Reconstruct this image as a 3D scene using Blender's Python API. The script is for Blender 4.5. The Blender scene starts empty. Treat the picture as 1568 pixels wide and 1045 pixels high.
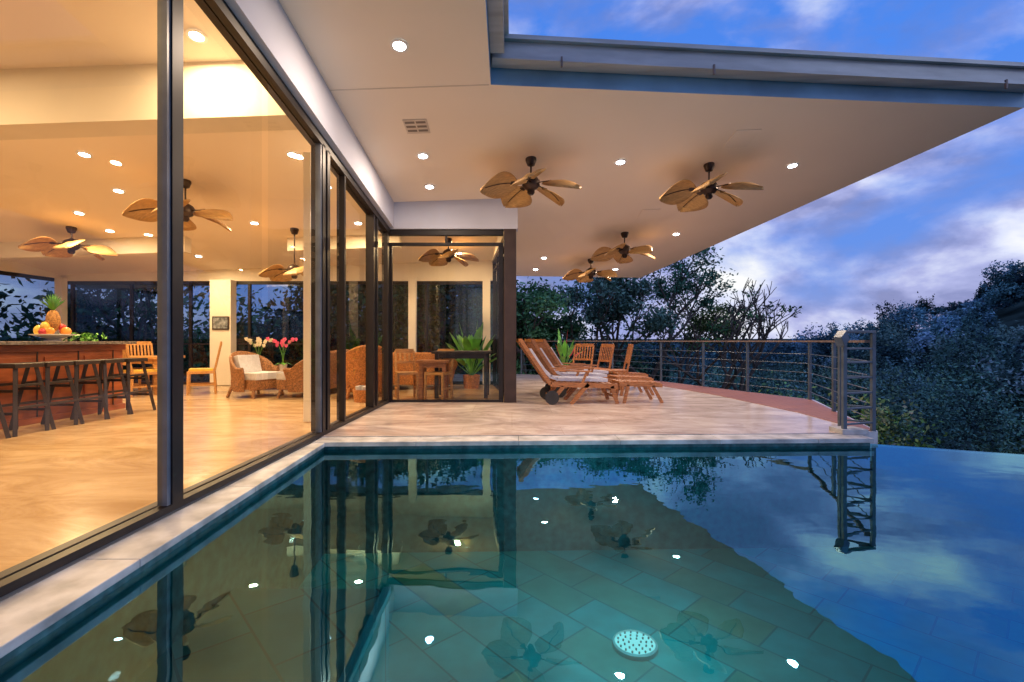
import bpy, bmesh, math, random
import numpy as np
from mathutils import Vector, Matrix
random.seed(7); rng=np.random.default_rng(11)
scene=bpy.context.scene
scene.view_settings.view_transform='Standard'
scene.view_settings.look='None'
scene.view_settings.exposure=0
R=math.radians

# ------------------------------------------------------------ materials
def newmat(name):
    m=bpy.data.materials.new(name); m.use_nodes=True
    nt=m.node_tree; nt.nodes.clear()
    out=nt.nodes.new('ShaderNodeOutputMaterial')
    return m,nt,out
def N(nt,t,**k):
    n=nt.nodes.new(t)
    for a,b in k.items(): setattr(n,a,b)
    return n
def mat(name,col,rough=0.5,var=0.15,scale=8.0,bump=0.0,metal=0.0,stretch=(1,1,1),spec=0.5,detail=3):
    m,nt,out=newmat(name)
    p=N(nt,'ShaderNodeBsdfPrincipled'); p.inputs['Roughness'].default_value=rough
    p.inputs['Metallic'].default_value=metal
    p.inputs['Specular IOR Level'].default_value=spec
    tc=N(nt,'ShaderNodeTexCoord'); mp=N(nt,'ShaderNodeMapping'); mp.inputs['Scale'].default_value=stretch
    nz=N(nt,'ShaderNodeTexNoise'); nz.inputs['Scale'].default_value=scale; nz.inputs['Detail'].default_value=detail
    nt.links.new(tc.outputs['Object'],mp.inputs[0]); nt.links.new(mp.outputs[0],nz.inputs['Vector'])
    r=N(nt,'ShaderNodeValToRGB')
    r.color_ramp.elements[0].position=0.3; r.color_ramp.elements[1].position=0.7
    r.color_ramp.elements[0].color=tuple(c*(1-var) for c in col)+(1,)
    r.color_ramp.elements[1].color=tuple(min(1,c*(1+var)) for c in col)+(1,)
    nt.links.new(nz.outputs['Fac'],r.inputs[0]); nt.links.new(r.outputs[0],p.inputs['Base Color'])
    if bump>0:
        b=N(nt,'ShaderNodeBump'); b.inputs['Strength'].default_value=bump; b.inputs['Distance'].default_value=0.02
        nt.links.new(nz.outputs['Fac'],b.inputs['Height']); nt.links.new(b.outputs[0],p.inputs['Normal'])
    nt.links.new(p.outputs[0],out.inputs[0])
    return m
def paint(name,col,var=0.04,scale=1.0):
    m,nt,out=newmat(name)
    p=N(nt,'ShaderNodeBsdfDiffuse')
    tc=N(nt,'ShaderNodeTexCoord')
    nz=N(nt,'ShaderNodeTexNoise'); nz.inputs['Scale'].default_value=scale; nz.inputs['Detail'].default_value=2
    nt.links.new(tc.outputs['Object'],nz.inputs['Vector'])
    r=N(nt,'ShaderNodeValToRGB')
    r.color_ramp.elements[0].position=0.3; r.color_ramp.elements[1].position=0.7
    r.color_ramp.elements[0].color=tuple(c*(1-var) for c in col)+(1,)
    r.color_ramp.elements[1].color=tuple(min(1,c*(1+var)) for c in col)+(1,)
    nt.links.new(nz.outputs['Fac'],r.inputs[0]); nt.links.new(r.outputs[0],p.inputs['Color'])
    nt.links.new(p.outputs[0],out.inputs[0])
    return m
def emit(name,col,s):
    m,nt,out=newmat(name); e=N(nt,'ShaderNodeEmission'); e.inputs[0].default_value=col+(1,); e.inputs[1].default_value=s
    nt.links.new(e.outputs[0],out.inputs[0])
    try: m.cycles.emission_sampling='NONE'
    except Exception: pass
    return m
def glassmat(name,tint,refl=1.0,ior=1.5):
    m,nt,out=newmat(name)
    t=N(nt,'ShaderNodeBsdfTransparent'); t.inputs[0].default_value=tint+(1,)
    g=N(nt,'ShaderNodeBsdfGlossy'); g.inputs['Roughness'].default_value=0.0
    f=N(nt,'ShaderNodeFresnel'); f.inputs[0].default_value=ior
    mu=N(nt,'ShaderNodeMath',operation='MULTIPLY'); mu.inputs[1].default_value=refl
    mx=N(nt,'ShaderNodeMixShader')
    nt.links.new(f.outputs[0],mu.inputs[0]); nt.links.new(mu.outputs[0],mx.inputs[0])
    nt.links.new(t.outputs[0],mx.inputs[1]); nt.links.new(g.outputs[0],mx.inputs[2]); nt.links.new(mx.outputs[0],out.inputs[0])
    return m
def stonefloor(name,c1,c2,rough,tile,seam=0.004,mortar=None,rot=0.0,c2t=(0.93,0.92,0.91,1)):
    m,nt,out=newmat(name)
    p=N(nt,'ShaderNodeBsdfPrincipled'); 
    tc=N(nt,'ShaderNodeTexCoord'); mp=N(nt,'ShaderNodeMapping'); mp.inputs['Scale'].default_value=(0.6,1.3,1)
    mp.inputs['Rotation'].default_value=(0,0,0.25)
    nz=N(nt,'ShaderNodeTexNoise'); nz.inputs['Scale'].default_value=1.6; nz.inputs['Detail'].default_value=7; nz.inputs['Roughness'].default_value=0.70; nz.inputs['Distortion'].default_value=1.4
    nt.links.new(tc.outputs['Object'],mp.inputs[0]); nt.links.new(mp.outputs[0],nz.inputs['Vector'])
    r=N(nt,'ShaderNodeValToRGB'); r.color_ramp.elements[0].position=0.36; r.color_ramp.elements[1].position=0.64
    r.color_ramp.elements[0].color=c1+(1,); r.color_ramp.elements[1].color=c2+(1,)
    nt.links.new(nz.outputs['Fac'],r.inputs[0])
    bk=N(nt,'ShaderNodeTexBrick'); bk.offset=0.5
    bk.inputs['Scale'].default_value=1.0; bk.inputs['Mortar Size'].default_value=seam
    bk.inputs['Brick Width'].default_value=tile[0]; bk.inputs['Row Height'].default_value=tile[1]
    bk.inputs['Color1'].default_value=(1,1,1,1); bk.inputs['Color2'].default_value=c2t
    bk.inputs['Mortar'].default_value=mortar or (0.6,0.56,0.52,1)
    mp2=N(nt,'ShaderNodeMapping'); mp2.inputs['Rotation'].default_value=(0,0,rot)
    nt.links.new(tc.outputs['Object'],mp2.inputs[0]); nt.links.new(mp2.outputs[0],bk.inputs['Vector'])
    mx=N(nt,'ShaderNodeMix',data_type='RGBA',blend_type='MULTIPLY'); mx.inputs[0].default_value=1
    nt.links.new(r.outputs[0],mx.inputs[6]); nt.links.new(bk.outputs['Color'],mx.inputs[7])
    nt.links.new(mx.outputs[2],p.inputs['Base Color'])
    mr=N(nt,'ShaderNodeMapRange'); mr.inputs[3].default_value=rough*0.7; mr.inputs[4].default_value=rough*1.5
    nt.links.new(nz.outputs['Fac'],mr.inputs[0]); nt.links.new(mr.outputs[0],p.inputs['Roughness'])
    nt.links.new(p.outputs[0],out.inputs[0]); return m

M_soffit=paint('soffit_paint',(0.86,0.77,0.67),0.03,0.6)
M_white=paint('white_wall_paint',(0.80,0.74,0.64),0.04,1.2)
M_header=paint('header_skylit_paint',(0.57,0.60,0.72),0.06,1.2)  # blue cast of the sky on the header, put into its base colour
M_fascia=mat('fascia_blue_paint',(0.15,0.31,0.48),0.5,0.2,1.8,detail=6)
M_gutter=mat('gutter_metal',(0.36,0.39,0.41),0.38,0.22,3.0,metal=0.1,stretch=(0.4,3,3),detail=6)
M_frame=mat('bronze_frame',(0.014,0.011,0.012),0.42,0.2,6,spec=0.35)
M_frame2=mat('frame_edge_reflection',(0.10,0.12,0.16),0.35,0.2,6)  # bluish reflection along the post edges, painted as thin lighter strips
M_col=mat('brown_column',(0.040,0.022,0.018),0.5,0.2,6)
M_glass=glassmat('clear_glass',(0.95,0.96,0.96),0.9,1.45)
M_darkglass=glassmat('tinted_glass',(0.42,0.54,0.62),1.3,1.5)
M_floor=stonefloor('interior_travertine',(0.48,0.31,0.15),(0.68,0.50,0.30),0.18,(2.4,2.4),0.002,(0.8,0.76,0.7,1))
M_deck=stonefloor('deck_travertine',(0.44,0.34,0.30),(0.78,0.68,0.61),0.18,(1.2,1.2),0.003,(0.75,0.7,0.66,1))
M_coping=mat('coping_stone',(0.46,0.46,0.46),0.5,0.4,5,0.3,detail=6)
M_terra=stonefloor('terracotta_paving',(0.25,0.10,0.075),(0.34,0.15,0.115),0.5,(0.3,0.15),0.008)
M_tilewall=mat('pool_wall_tile',(0.06,0.16,0.18),0.3,0.5,14)
M_wood=mat('teak_wood',(0.38,0.15,0.05),0.45,0.35,9,0.1,stretch=(1,6,6))
M_wood2=mat('honey_wood',(0.52,0.26,0.08),0.45,0.3,9,stretch=(1,6,6))
M_dark=mat('dark_wood',(0.03,0.02,0.016),0.45,0.3,8)
M_bar=mat('mahogany_panel',(0.36,0.10,0.035),0.4,0.35,3,stretch=(1,1,5))
M_granite=mat('granite_top',(0.20,0.17,0.15),0.2,0.5,30)
M_blade=mat('palm_leaf_blade',(0.46,0.27,0.10),0.55,0.25,14,0.2,stretch=(1,5,1))
M_motor=mat('bronze_motor',(0.045,0.028,0.022),0.35,0.2,10,metal=0.6)
M_cush=mat('cushion_fabric',(0.62,0.62,0.68),0.85,0.1,20,0.1)
M_stripe=mat('blue_stripe_fabric',(0.12,0.17,0.34),0.85,0.1,20)
M_wicker=mat('wicker',(0.30,0.14,0.06),0.6,0.6,40,0.6)
M_wicker2=mat('orange_wicker',(0.46,0.18,0.05),0.6,0.5,40,0.6)
M_ceramic=mat('ceramic',(0.7,0.68,0.64),0.25,0.05,4)
M_leaf=mat('broad_leaf',(0.13,0.40,0.05),0.4,0.35,5)
M_pink=mat('pink_petal',(0.75,0.10,0.25),0.5,0.25,20)
M_wpetal=mat('white_petal',(0.75,0.70,0.55),0.5,0.15,20)
M_red=mat('red_petal',(0.55,0.04,0.05),0.5,0.2,20)
M_orange=mat('orange_fruit',(0.75,0.30,0.04),0.4,0.2,20)
M_yellow=mat('yellow_fruit',(0.75,0.5,0.08),0.4,0.2,12)
M_pine=mat('pineapple_skin',(0.42,0.20,0.05),0.6,0.6,60,0.8)
M_rail=mat('railing_metal',(0.09,0.12,0.16),0.4,0.25,8,metal=0.3)
M_handrail=mat('handrail_wood',(0.16,0.12,0.11),0.5,0.3,8)
M_rubber=mat('rubber',(0.03,0.03,0.03),0.7,0.2,9)
M_vent=mat('vent_grille',(0.64,0.56,0.48),0.6,0.05,4)
M_black=mat('vent_slot',(0.22,0.18,0.15),0.8,0.05,4)
M_trim=mat('light_trim',(0.8,0.8,0.8),0.3,0.02,4)
M_lens=emit('lamp_lens',(0.85,0.93,1.0),30)
M_lensw=emit('warm_lamp_lens',(1.0,0.92,0.75),30)
M_bark=mat('bark',(0.09,0.075,0.065),0.9,0.4,12,0.5)
M_art=mat('painting_canvas',(0.20,0.22,0.24),0.7,0.8,14)

# ------------------------------------------------------------ mesh builder
class MB:
    def __init__(s): s.v=[];s.f=[];s.mi=[];s.mats=[];s.M=Matrix();s.cur=0
    def use(s,m):
        if m not in s.mats: s.mats.append(m)
        s.cur=s.mats.index(m); return s
    def add(s,vs,fs):
        b=len(s.v)
        for p in vs: s.v.append(tuple(s.M@Vector(p)))
        for f in fs: s.f.append([b+i for i in f]); s.mi.append(s.cur)
    def hexa(s,p): # 4 bottom, 4 top ccw
        s.add(p,[(3,2,1,0),(4,5,6,7),(0,1,5,4),(1,2,6,5),(2,3,7,6),(3,0,4,7)])
    def box(s,a,b):
        x0,y0,z0=a;x1,y1,z1=b
        s.hexa([(x0,y0,z0),(x1,y0,z0),(x1,y1,z0),(x0,y1,z0),(x0,y0,z1),(x1,y0,z1),(x1,y1,z1),(x0,y1,z1)])
    def beam(s,p,q,w,h,up=(0,0,1)):
        p=Vector(p);q=Vector(q);d=(q-p).normalized();u=Vector(up)
        if abs(d.dot(u))>0.99:u=Vector((0,1,0))
        a=d.cross(u).normalized()*w/2;c=a.cross(d).normalized()*h/2
        s.hexa([p-a-c,p+a-c,q+a-c,q-a-c,p-a+c,p+a+c,q+a+c,q-a+c])
    def cyl(s,p,q,r0,r1=None,n=12,caps=True):
        if r1 is None:r1=r0
        p=Vector(p);q=Vector(q);d=(q-p)
        if d.length<1e-6:return
        d.normalize();u=Vector((0,0,1)) if abs(d.z)<0.9 else Vector((1,0,0))
        a=d.cross(u).normalized();b=d.cross(a)
        vs=[p+(a*math.cos(2*math.pi*i/n)+b*math.sin(2*math.pi*i/n))*r0 for i in range(n)]+[q+(a*math.cos(2*math.pi*i/n)+b*math.sin(2*math.pi*i/n))*r1 for i in range(n)]
        fs=[(i,(i+1)%n,n+(i+1)%n,n+i) for i in range(n)]
        if caps: fs+= [tuple(range(n-1,-1,-1)),tuple(range(n,2*n))]
        s.add(vs,fs)
    def lathe(s,prof,c=(0,0,0),n=16):
        vs=[];fs=[]
        for r,z in prof:
            for i in range(n):
                t=2*math.pi*i/n; vs.append((c[0]+r*math.cos(t),c[1]+r*math.sin(t),c[2]+z))
        for k in range(len(prof)-1):
            for i in range(n): fs.append((k*n+i,k*n+(i+1)%n,(k+1)*n+(i+1)%n,(k+1)*n+i))
        s.add(vs,fs)
    def ball(s,c,r,rz=None,n=12):
        rz=rz or r
        s.lathe([(max(1e-4,r*math.sin(math.pi*k/8)),-rz*math.cos(math.pi*k/8)) for k in range(9)],c,n)
    def prism(s,poly,z0,z1,mt=None,ms=None,mb=None):
        n=len(poly)
        f0=(lambda x,y:z0) if not callable(z0) else z0
        f1=(lambda x,y:z1) if not callable(z1) else z1
        vs=[(x,y,f0(x,y)) for x,y in poly]+[(x,y,f1(x,y)) for x,y in poly]
        b=len(s.v)
        for p in vs: s.v.append(tuple(s.M@Vector(p)))
        def fa(f,m):
            if m: s.use(m)
            s.f.append([b+i for i in f]); s.mi.append(s.cur)
        fa(range(n-1,-1,-1),mb); fa(range(n,2*n),mt)
        for i in range(n): fa((i,(i+1)%n,n+(i+1)%n,n+i),ms)
    def obj(s,name,parent=None,loc=(0,0,0),rz=0,smooth=False,bevel=0,scale=1):
        me=bpy.data.meshes.new(name); me.from_pydata(s.v,[],s.f)
        for m in s.mats: me.materials.append(m)
        me.polygons.foreach_set('material_index',s.mi)
        me.validate(); me.update()
        if smooth:
            me.polygons.foreach_set('use_smooth',[True]*len(me.polygons))
            try: me.set_sharp_from_angle(angle=R(40))
            except Exception: pass
        o=bpy.data.objects.new(name,me); scene.collection.objects.link(o)
        o.location=loc;o.rotation_euler=(0,0,rz);o.scale=(scale,)*3
        if parent:o.parent=parent
        if bevel>0:
            b=o.modifiers.new('bevel','BEVEL');b.width=bevel;b.segments=2;b.limit_method='ANGLE'
        return o
def copyobj(o,name,loc,rz=0,scale=1,parent=None):
    n=bpy.data.objects.new(name,o.data);scene.collection.objects.link(n);n.location=loc;n.rotation_euler=(0,0,rz);n.scale=(scale,)*3
    for md in o.modifiers:
        if md.type=='BEVEL':
            b=n.modifiers.new('bevel','BEVEL');b.width=md.width;b.segments=2;b.limit_method='ANGLE'
    if parent:n.parent=parent
    return n
def empty(name):
    e=bpy.data.objects.new(name,None);scene.collection.objects.link(e);return e

def zc(x,y): return 4.73-0.14*y+0.035*x      # underside of the pitched roof
def zr(y): return 4.0-0.115*y                 # top of the glazing rail
# ------------------------------------------------------------ house
house=empty('glass_house')
b=MB()
roof=[(-11.6,-2.5),(-0.22,-2.5),(-0.24,5.45),(6.62,6.25),(3.72,14.0),(0.1,13.35),(-11.6,13.2)]
b.prism(roof,zc,lambda x,y:zc(x,y)+0.42,mt=M_gutter,ms=M_fascia,mb=M_soffit)
b.obj('roof',house)
# gutters
b=MB();b.use(M_gutter)
def gut(p,q,off,z0,z1):
    (x0,y0),(x1,y1)=p,q; ox,oy=off
    b.hexa([(x0,y0,zc(x0,y0)+z0),(x1,y1,zc(x1,y1)+z0),(x1+ox,y1+oy,zc(x1,y1)+z0),(x0+ox,y0+oy,zc(x0,y0)+z0),
            (x0,y0,zc(x0,y0)+z1),(x1,y1,zc(x1,y1)+z1),(x1+ox,y1+oy,zc(x1,y1)+z1),(x0+ox,y0+oy,zc(x0,y0)+z1)])
gut((-0.235,5.445),(6.66,6.25),(0.02,-0.15),0.20,0.40)
gut((-0.235,5.44),(6.70,6.25),(0.02,-0.20),0.402,0.45)
gut((-0.235,5.44),(6.70,6.25),(0.02,-0.19),0.185,0.198)
gut((-0.235,-2.5),(-0.235,5.24),(0.15,0.0),0.20,0.40)
gut((-0.235,-2.5),(-0.235,5.24),(0.20,0.0),0.402,0.45)
b.use(M_handrail)
for t in (0.11,0.37,0.93):
    x=-0.2+6.8*t; y=5.45+0.8*t
    b.box((x-0.010,y-0.215,zc(x,y)+0.12),(x+0.010,y-0.19,zc(x,y)+0.23))
b.obj('gutter',house)
# soffit joint
b=MB();b.use(M_vent)
b.hexa([(-2.07,5.44,zc(-2.07,5.44)-0.004),(-0.26,5.44,zc(-0.26,5.44)-0.004),(-0.26,5.455,zc(-0.26,5.455)-0.004),(-2.07,5.455,zc(-2.07,5.455)-0.004),
        (-2.07,5.44,zc(-2.07,5.44)+0.01),(-0.26,5.44,zc(-0.26,5.44)+0.01),(-0.26,5.455,zc(-0.26,5.455)+0.01),(-2.07,5.455,zc(-2.07,5.455)+0.01)])
b.obj('soffit_joint',house)
# headers / walls
b=MB();b.use(M_header)
def wallseg(x0,x1,y0,y1,zf0,zf1):
    b.hexa([(x0,y0,zf0(x0,y0)),(x1,y0,zf0(x1,y0)),(x1,y1,zf0(x1,y1)),(x0,y1,zf0(x0,y1)),
            (x0,y0,zf1(x0,y0)),(x1,y0,zf1(x1,y0)),(x1,y1,zf1(x1,y1)),(x0,y1,zf1(x0,y1))])
top=lambda x,y:zc(x,y)+0.01
wallseg(-2.28,-2.05,-2.4,8.40,lambda x,y:zr(y)+0.005,top)
wallseg(-2.28,0.10,8.402,8.62,lambda x,y:3.02,top)
b.use(M_white)
b.hexa([(-0.12,8.625,3.02),(0.09,8.625,3.02),(-0.32,11.8,3.0),(-0.5,11.8,3.0),(-0.12,8.625,3.56),(0.09,8.625,3.56),(-0.32,11.8,3.1),(-0.5,11.8,3.1)])
wallseg(-11.3,-0.35,11.85,12.05,lambda x,y:2.54,top)
wallseg(-11.3,-11.05,-2.4,11.84,lambda x,y:2.6,top)
wallseg(-11.3,-2.3,-2.5,-2.41,lambda x,y:-0.05,top)
wallseg(-11.04,-2.285,4.95,5.3,lambda x,y:zc(x,5.1)-0.55,top)
wallseg(-11.04,-6.5,9.6,9.8,lambda x,y:zc(x,9.7)-0.30,top)
wallseg(-4.6,-2.3,9.9,10.1,lambda x,y:zc(x,10)-0.25,top)
for x in (-10.98,-2.42,-0.62):
    b.box((x-0.09,11.70,0.02),(x+0.09,11.845,2.6))
b.box((-7.25,11.60,0.01),(-6.75,11.845,2.54))
b.box((-2.74,6.35,0.01),(-2.65,6.40,3.55))
b.obj('walls',house)
b=MB()
b.prism([(-11.3,-2.5),(-2.2,-2.5),(-2.2,8.45),(0.10,8.45),(-0.35,12.05),(-11.3,12.05)],-0.30,0.0,M_floor,M_white,M_white)
b.obj('interior_floor',house)
# frames
b=MB();b.use(M_frame)
def vpost(x0,x1,y0,y1,z1=None):
    b.hexa([(x0,y0,0.05),(x1,y0,0.05),(x1,y1,0.05),(x0,y1,0.05),(x0,y0,(z1 or zr(y0)-0.09)),(x1,y0,(z1 or zr(y0)-0.09)),(x1,y1,(z1 or zr(y1)-0.09)),(x0,y1,(z1 or zr(y1)-0.09))])
b.box((-2.26,-2.4,0.002),(-2.20,8.40,0.05)); b.box((-2.19,-2.4,0.002),(-2.13,8.40,0.045)); b.box((-2.20,-2.4,0.001),(-2.19,8.4,0.03))
for xa,xb,dz in ((-2.27,-2.205,0.0),(-2.185,-2.12,-0.01)):
    b.hexa([(xa,-2.4,zr(-2.4)-0.10+dz),(xb,-2.4,zr(-2.4)-0.10+dz),(xb,8.4,zr(8.4)-0.10+dz),(xa,8.4,zr(8.4)-0.10+dz),
            (xa,-2.4,zr(-2.4)+dz),(xb,-2.4,zr(-2.4)+dz),(xb,8.4,zr(8.4)+dz),(xa,8.4,zr(8.4)+dz)])
for ya,yb in ((3.02,3.12),(5.42,5.50),(5.56,5.64),(0.6,0.7),(0.74,0.84)):
    vpost(-2.20,-2.12,ya,yb)
vpost(-2.27,-2.205,3.14,3.23); vpost(-2.27,-2.205,5.46,5.58)
for ya,yb in ((6.15,6.20),(7.45,7.53),(7.62,7.70),(8.28,8.38)):
    vpost(-2.20,-2.13,ya,yb)
vpost(-2.27,-2.21,6.26,6.33);vpost(-2.27,-2.21,7.50,7.58)
# end wall
b.box((-2.27,8.44,0.002),(-0.15,8.52,0.04)); b.box((-2.27,8.44,2.92),(-0.15,8.54,3.018)); b.box((-2.17,8.45,2.74),(-0.15,8.53,2.79))
b.box((-2.27,8.43,0.04),(-2.17,8.55,2.92)); b.box((-0.23,8.46,0.04),(-0.152,8.52,2.74)); b.box((-1.17,8.46,2.79),(-1.14,8.52,2.92))
b.box((-2.15,8.46,0.04),(-2.10,8.52,2.74))
# side wall
for t in (0.06,0.36,0.66,0.97):
    x=-0.02-0.42*t;y=8.7+3.1*t
    b.box((x-0.04,y-0.04,0.01),(x+0.04,y+0.04,3.0))
b.beam((-0.02,8.70,2.76),(-0.44,11.8,2.76),0.06,0.05);b.beam((-0.02,8.70,2.97),(-0.44,11.8,2.97),0.07,0.08);b.beam((-0.02,8.70,0.02),(-0.44,11.8,0.02),0.07,0.03)
# back wall mullions
x=-10.8
while x<-0.7:
    b.box((x-0.03,11.86,0.05),(x+0.03,11.93,2.54)); x+=1.45
b.box((-11.0,11.86,0.001),(-0.4,11.93,0.08)); b.box((-11.0,11.855,2.46),(-0.4,11.93,2.539)); b.box((-11.0,11.87,0.98),(-5.0,11.92,1.02))
y=-2.2
while y<11.8:
    b.box((-11.2,y-0.03,0.05),(-11.12,y+0.03,2.6)); y+=1.75
b.box((-11.2,-2.4,2.52),(-11.12,11.8,2.598));b.box((-11.2,-2.4,0.0),(-11.12,11.8,0.08))
b.use(M_frame2)
for ya,yb in ((2.985,3.017),(5.385,5.417)): vpost(-2.19,-2.13,ya,yb)
b.obj('door_frames',house)
b=MB();b.use(M_col);b.box((-0.14,8.40,0.001),(0.075,8.60,3.02));b.obj('corner_column',house,bevel=0.008)
# glass
b=MB();b.use(M_glass)
def gl(pts): b.add(pts,[(0,1,2,3)])
for ya,yb,x in ((-2.4,0.65,-2.16),(0.75,3.07,-2.16),(3.18,4.32,-2.235),(4.28,5.45,-2.16),(5.6,6.17,-2.165),(7.65,8.3,-2.165),(6.3,7.5,-2.24)):
    gl([(x,ya,0.04),(x,yb,0.04),(x,yb,zr(yb)-0.08),(x,ya,zr(ya)-0.08)])
gl([(-2.12,8.49,0.03),(-0.2,8.49,0.03),(-0.2,8.49,2.93),(-2.12,8.49,2.93)])
gl([(-0.02,8.7,0.02),(-0.44,11.8,0.02),(-0.44,11.8,2.98),(-0.02,8.7,2.98)])
b.obj('glass_panes',house)
b=MB();b.use(M_darkglass)
gl([(-11,11.895,0.03),(-0.4,11.895,0.03),(-0.4,11.895,2.5),(-11,11.895,2.5)])
gl([(-11.16,-2.4,0.03),(-11.16,11.8,0.03),(-11.16,11.8,2.55),(-11.16,-2.4,2.55)])
b.obj('rear_window_panes',house)
# ------------------------------------------------------------ deck / pool
b=MB()
b.prism([(-2.198,5.42),(3.95,5.62),(4.35,5.75),(5.5,8.8),(5.0,10.1),(4.55,11.3),(4.0,12.8),(3.0,14.3),(0.3,15.6),(-3.5,15.6),(-3.5,12.06),(-0.345,12.06),(0.105,8.448),(-2.198,8.448)],-0.35,0.0,M_deck,M_coping,M_coping)
b.obj('deck')
b=MB()
b.prism([(4.20,5.75),(4.33,5.78),(5.44,8.8),(4.94,10.1),(4.49,11.3),(3.95,12.75),(3.3,13.7),(3.0,13.0),(3.55,11.6),(4.05,9.5),(4.28,7.2)],-0.001,0.006,M_terra,M_terra,M_terra)
b.obj('terracotta_path')
b=MB()
# coping: left strip split into stones
def lx(y): return -1.72-0.052*y
y=-2.4
while y<5.1:
    y2=min(y+1.2,5.13)
    if 5.13-y2<0.4: y2=5.13
    b.use(M_coping); b.hexa([(-2.127,y+0.0015,-0.055),(lx(y),y+0.0015,-0.055),(lx(y2),y2-0.0015,-0.055),(-2.127,y2-0.0015,-0.055),
            (-2.127,y+0.0015,-0.012),(lx(y),y+0.0015,-0.012),(lx(y2),y2-0.0015,-0.012),(-2.127,y2-0.0015,-0.012)])
    y=y2
x=-2.127
while x<3.9:
    x2=min(x+1.1,4.0)
    ya=lambda x:5.14+(x+2.0)*0.033
    b.hexa([(x+0.0015,ya(x),-0.055),(x2-0.0015,ya(x2),-0.055),(x2-0.0015,ya(x2)+0.275,-0.055),(x+0.0015,ya(x)+0.275,-0.055),
            (x+0.0015,ya(x),-0.006),(x2-0.0015,ya(x2),-0.006),(x2-0.0015,ya(x2)+0.275,-0.006),(x+0.0015,ya(x)+0.275,-0.006)])
    x=x2
cop=b.obj('pool_coping',bevel=0.005)
b=MB()
b.use(M_tilewall)
b.hexa([(-2.195,-2.4,-1.4),(lx(-2.4)-0.03,-2.4,-1.4),(lx(5.2)-0.03,5.2,-1.4),(-2.195,5.2,-1.4),(-2.195,-2.4,-0.056),(lx(-2.4)-0.03,-2.4,-0.056),(lx(5.2)-0.03,5.2,-0.056),(-2.195,5.2,-0.056)])
b.hexa([(-2.19,5.205,-1.4),(4.0,5.40,-1.4),(4.0,5.55,-1.4),(-2.19,5.41,-1.4),(-2.19,5.205,-0.057),(4.0,5.40,-0.057),(4.0,5.55,-0.057),(-2.19,5.41,-0.057)])
# infinity edge wall
b.hexa([(4.0,5.38,-1.9),(4.1,5.50,-1.9),(9.6,3.08,-1.9),(9.5,2.96,-1.9),(4.0,5.38,-0.108),(4.1,5.50,-0.112),(9.6,3.08,-0.112),(9.5,2.96,-0.108)])
b.box((9.45,-2.6,-1.9),(9.6,3.0,-0.108))
b.box((-2.2,-2.6,-1.9),(9.6,-2.45,-0.02))
b.obj('pool_wall')
# slate tiles on pool bottom
def slate():
    m,nt,out=newmat('pool_slate')
    p=N(nt,'ShaderNodeBsdfPrincipled'); p.inputs['Roughness'].default_value=0.6
    tc=N(nt,'ShaderNodeTexCoord'); mp=N(nt,'ShaderNodeMapping'); mp.inputs['Rotation'].default_value=(0,0,R(48))
    nt.links.new(tc.outputs['Object'],mp.inputs[0])
    bk=N(nt,'ShaderNodeTexBrick'); bk.offset=0.35; bk.squash=1.6; bk.squash_frequency=3
    bk.inputs['Scale'].default_value=1; bk.inputs['Brick Width'].default_value=0.62;bk.inputs['Row Height'].default_value=0.38;bk.inputs['Mortar Size'].default_value=0.008
    bk.inputs['Color1'].default_value=(0.0,0,0,1);bk.inputs['Color2'].default_value=(1,1,1,1);bk.inputs['Mortar'].default_value=(0.5,0.5,0.5,1)
    nt.links.new(mp.outputs[0],bk.inputs['Vector'])
    r=N(nt,'ShaderNodeValToRGB'); e=r.color_ramp.elements
    e[0].position=0;e[0].color=(0.02,0.36,0.38,1);e[1].position=1;e[1].color=(0.38,0.29,0.14,1)
    q=e.new(0.35);q.color=(0.03,0.47,0.46,1);q=e.new(0.7);q.color=(0.025,0.40,0.42,1);q=e.new(0.86);q.color=(0.10,0.37,0.34,1)
    nt.links.new(bk.outputs['Color'],r.inputs[0])
    nz=N(nt,'ShaderNodeTexNoise');nz.inputs['Scale'].default_value=5;nz.inputs['Detail'].default_value=5
    nt.links.new(tc.outputs['Object'],nz.inputs['Vector'])
    mr=N(nt,'ShaderNodeMapRange');mr.inputs[3].default_value=0.6;mr.inputs[4].default_value=1.4;nt.links.new(nz.outputs['Fac'],mr.inputs[0])
    mm=N(nt,'ShaderNodeMix',data_type='RGBA',blend_type='MULTIPLY');mm.inputs[0].default_value=1
    nt.links.new(r.outputs[0],mm.inputs[6]);nt.links.new(mr.outputs[0],mm.inputs[7])
    mx=N(nt,'ShaderNodeMix',data_type='RGBA');mx.inputs[7].default_value=(0.03,0.20,0.22,1)
    nt.links.new(bk.outputs['Fac'],mx.inputs[0]);nt.links.new(mm.outputs[2],mx.inputs[6])
    nt.links.new(mx.outputs[2],p.inputs['Base Color']);nt.links.new(p.outputs[0],out.inputs[0]);return m
M_slate=slate()
M_stepedge=mat('pool_step_edge',(0.25,0.6,0.68),0.5,0.1,8)
b=MB();b.use(M_slate);b.prism([(-2.18,-2.44),(9.44,-2.44),(9.44,3.0),(3.99,5.39),(-2.18,5.2)],-1.45,-1.22)
b.prism([(-1.9,-2.4),(-0.72,-2.4),(-0.84,3.3),(-1.9,3.3)],-1.219,-0.62)
b.use(M_stepedge);b.hexa([(-0.76,-2.39,-0.66),(-0.71,-2.39,-0.66),(-0.83,3.31,-0.66),(-0.88,3.31,-0.66),(-0.76,-2.39,-0.612),(-0.71,-2.39,-0.612),(-0.83,3.31,-0.612),(-0.88,3.31,-0.612)])
b.obj('pool_floor')
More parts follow.
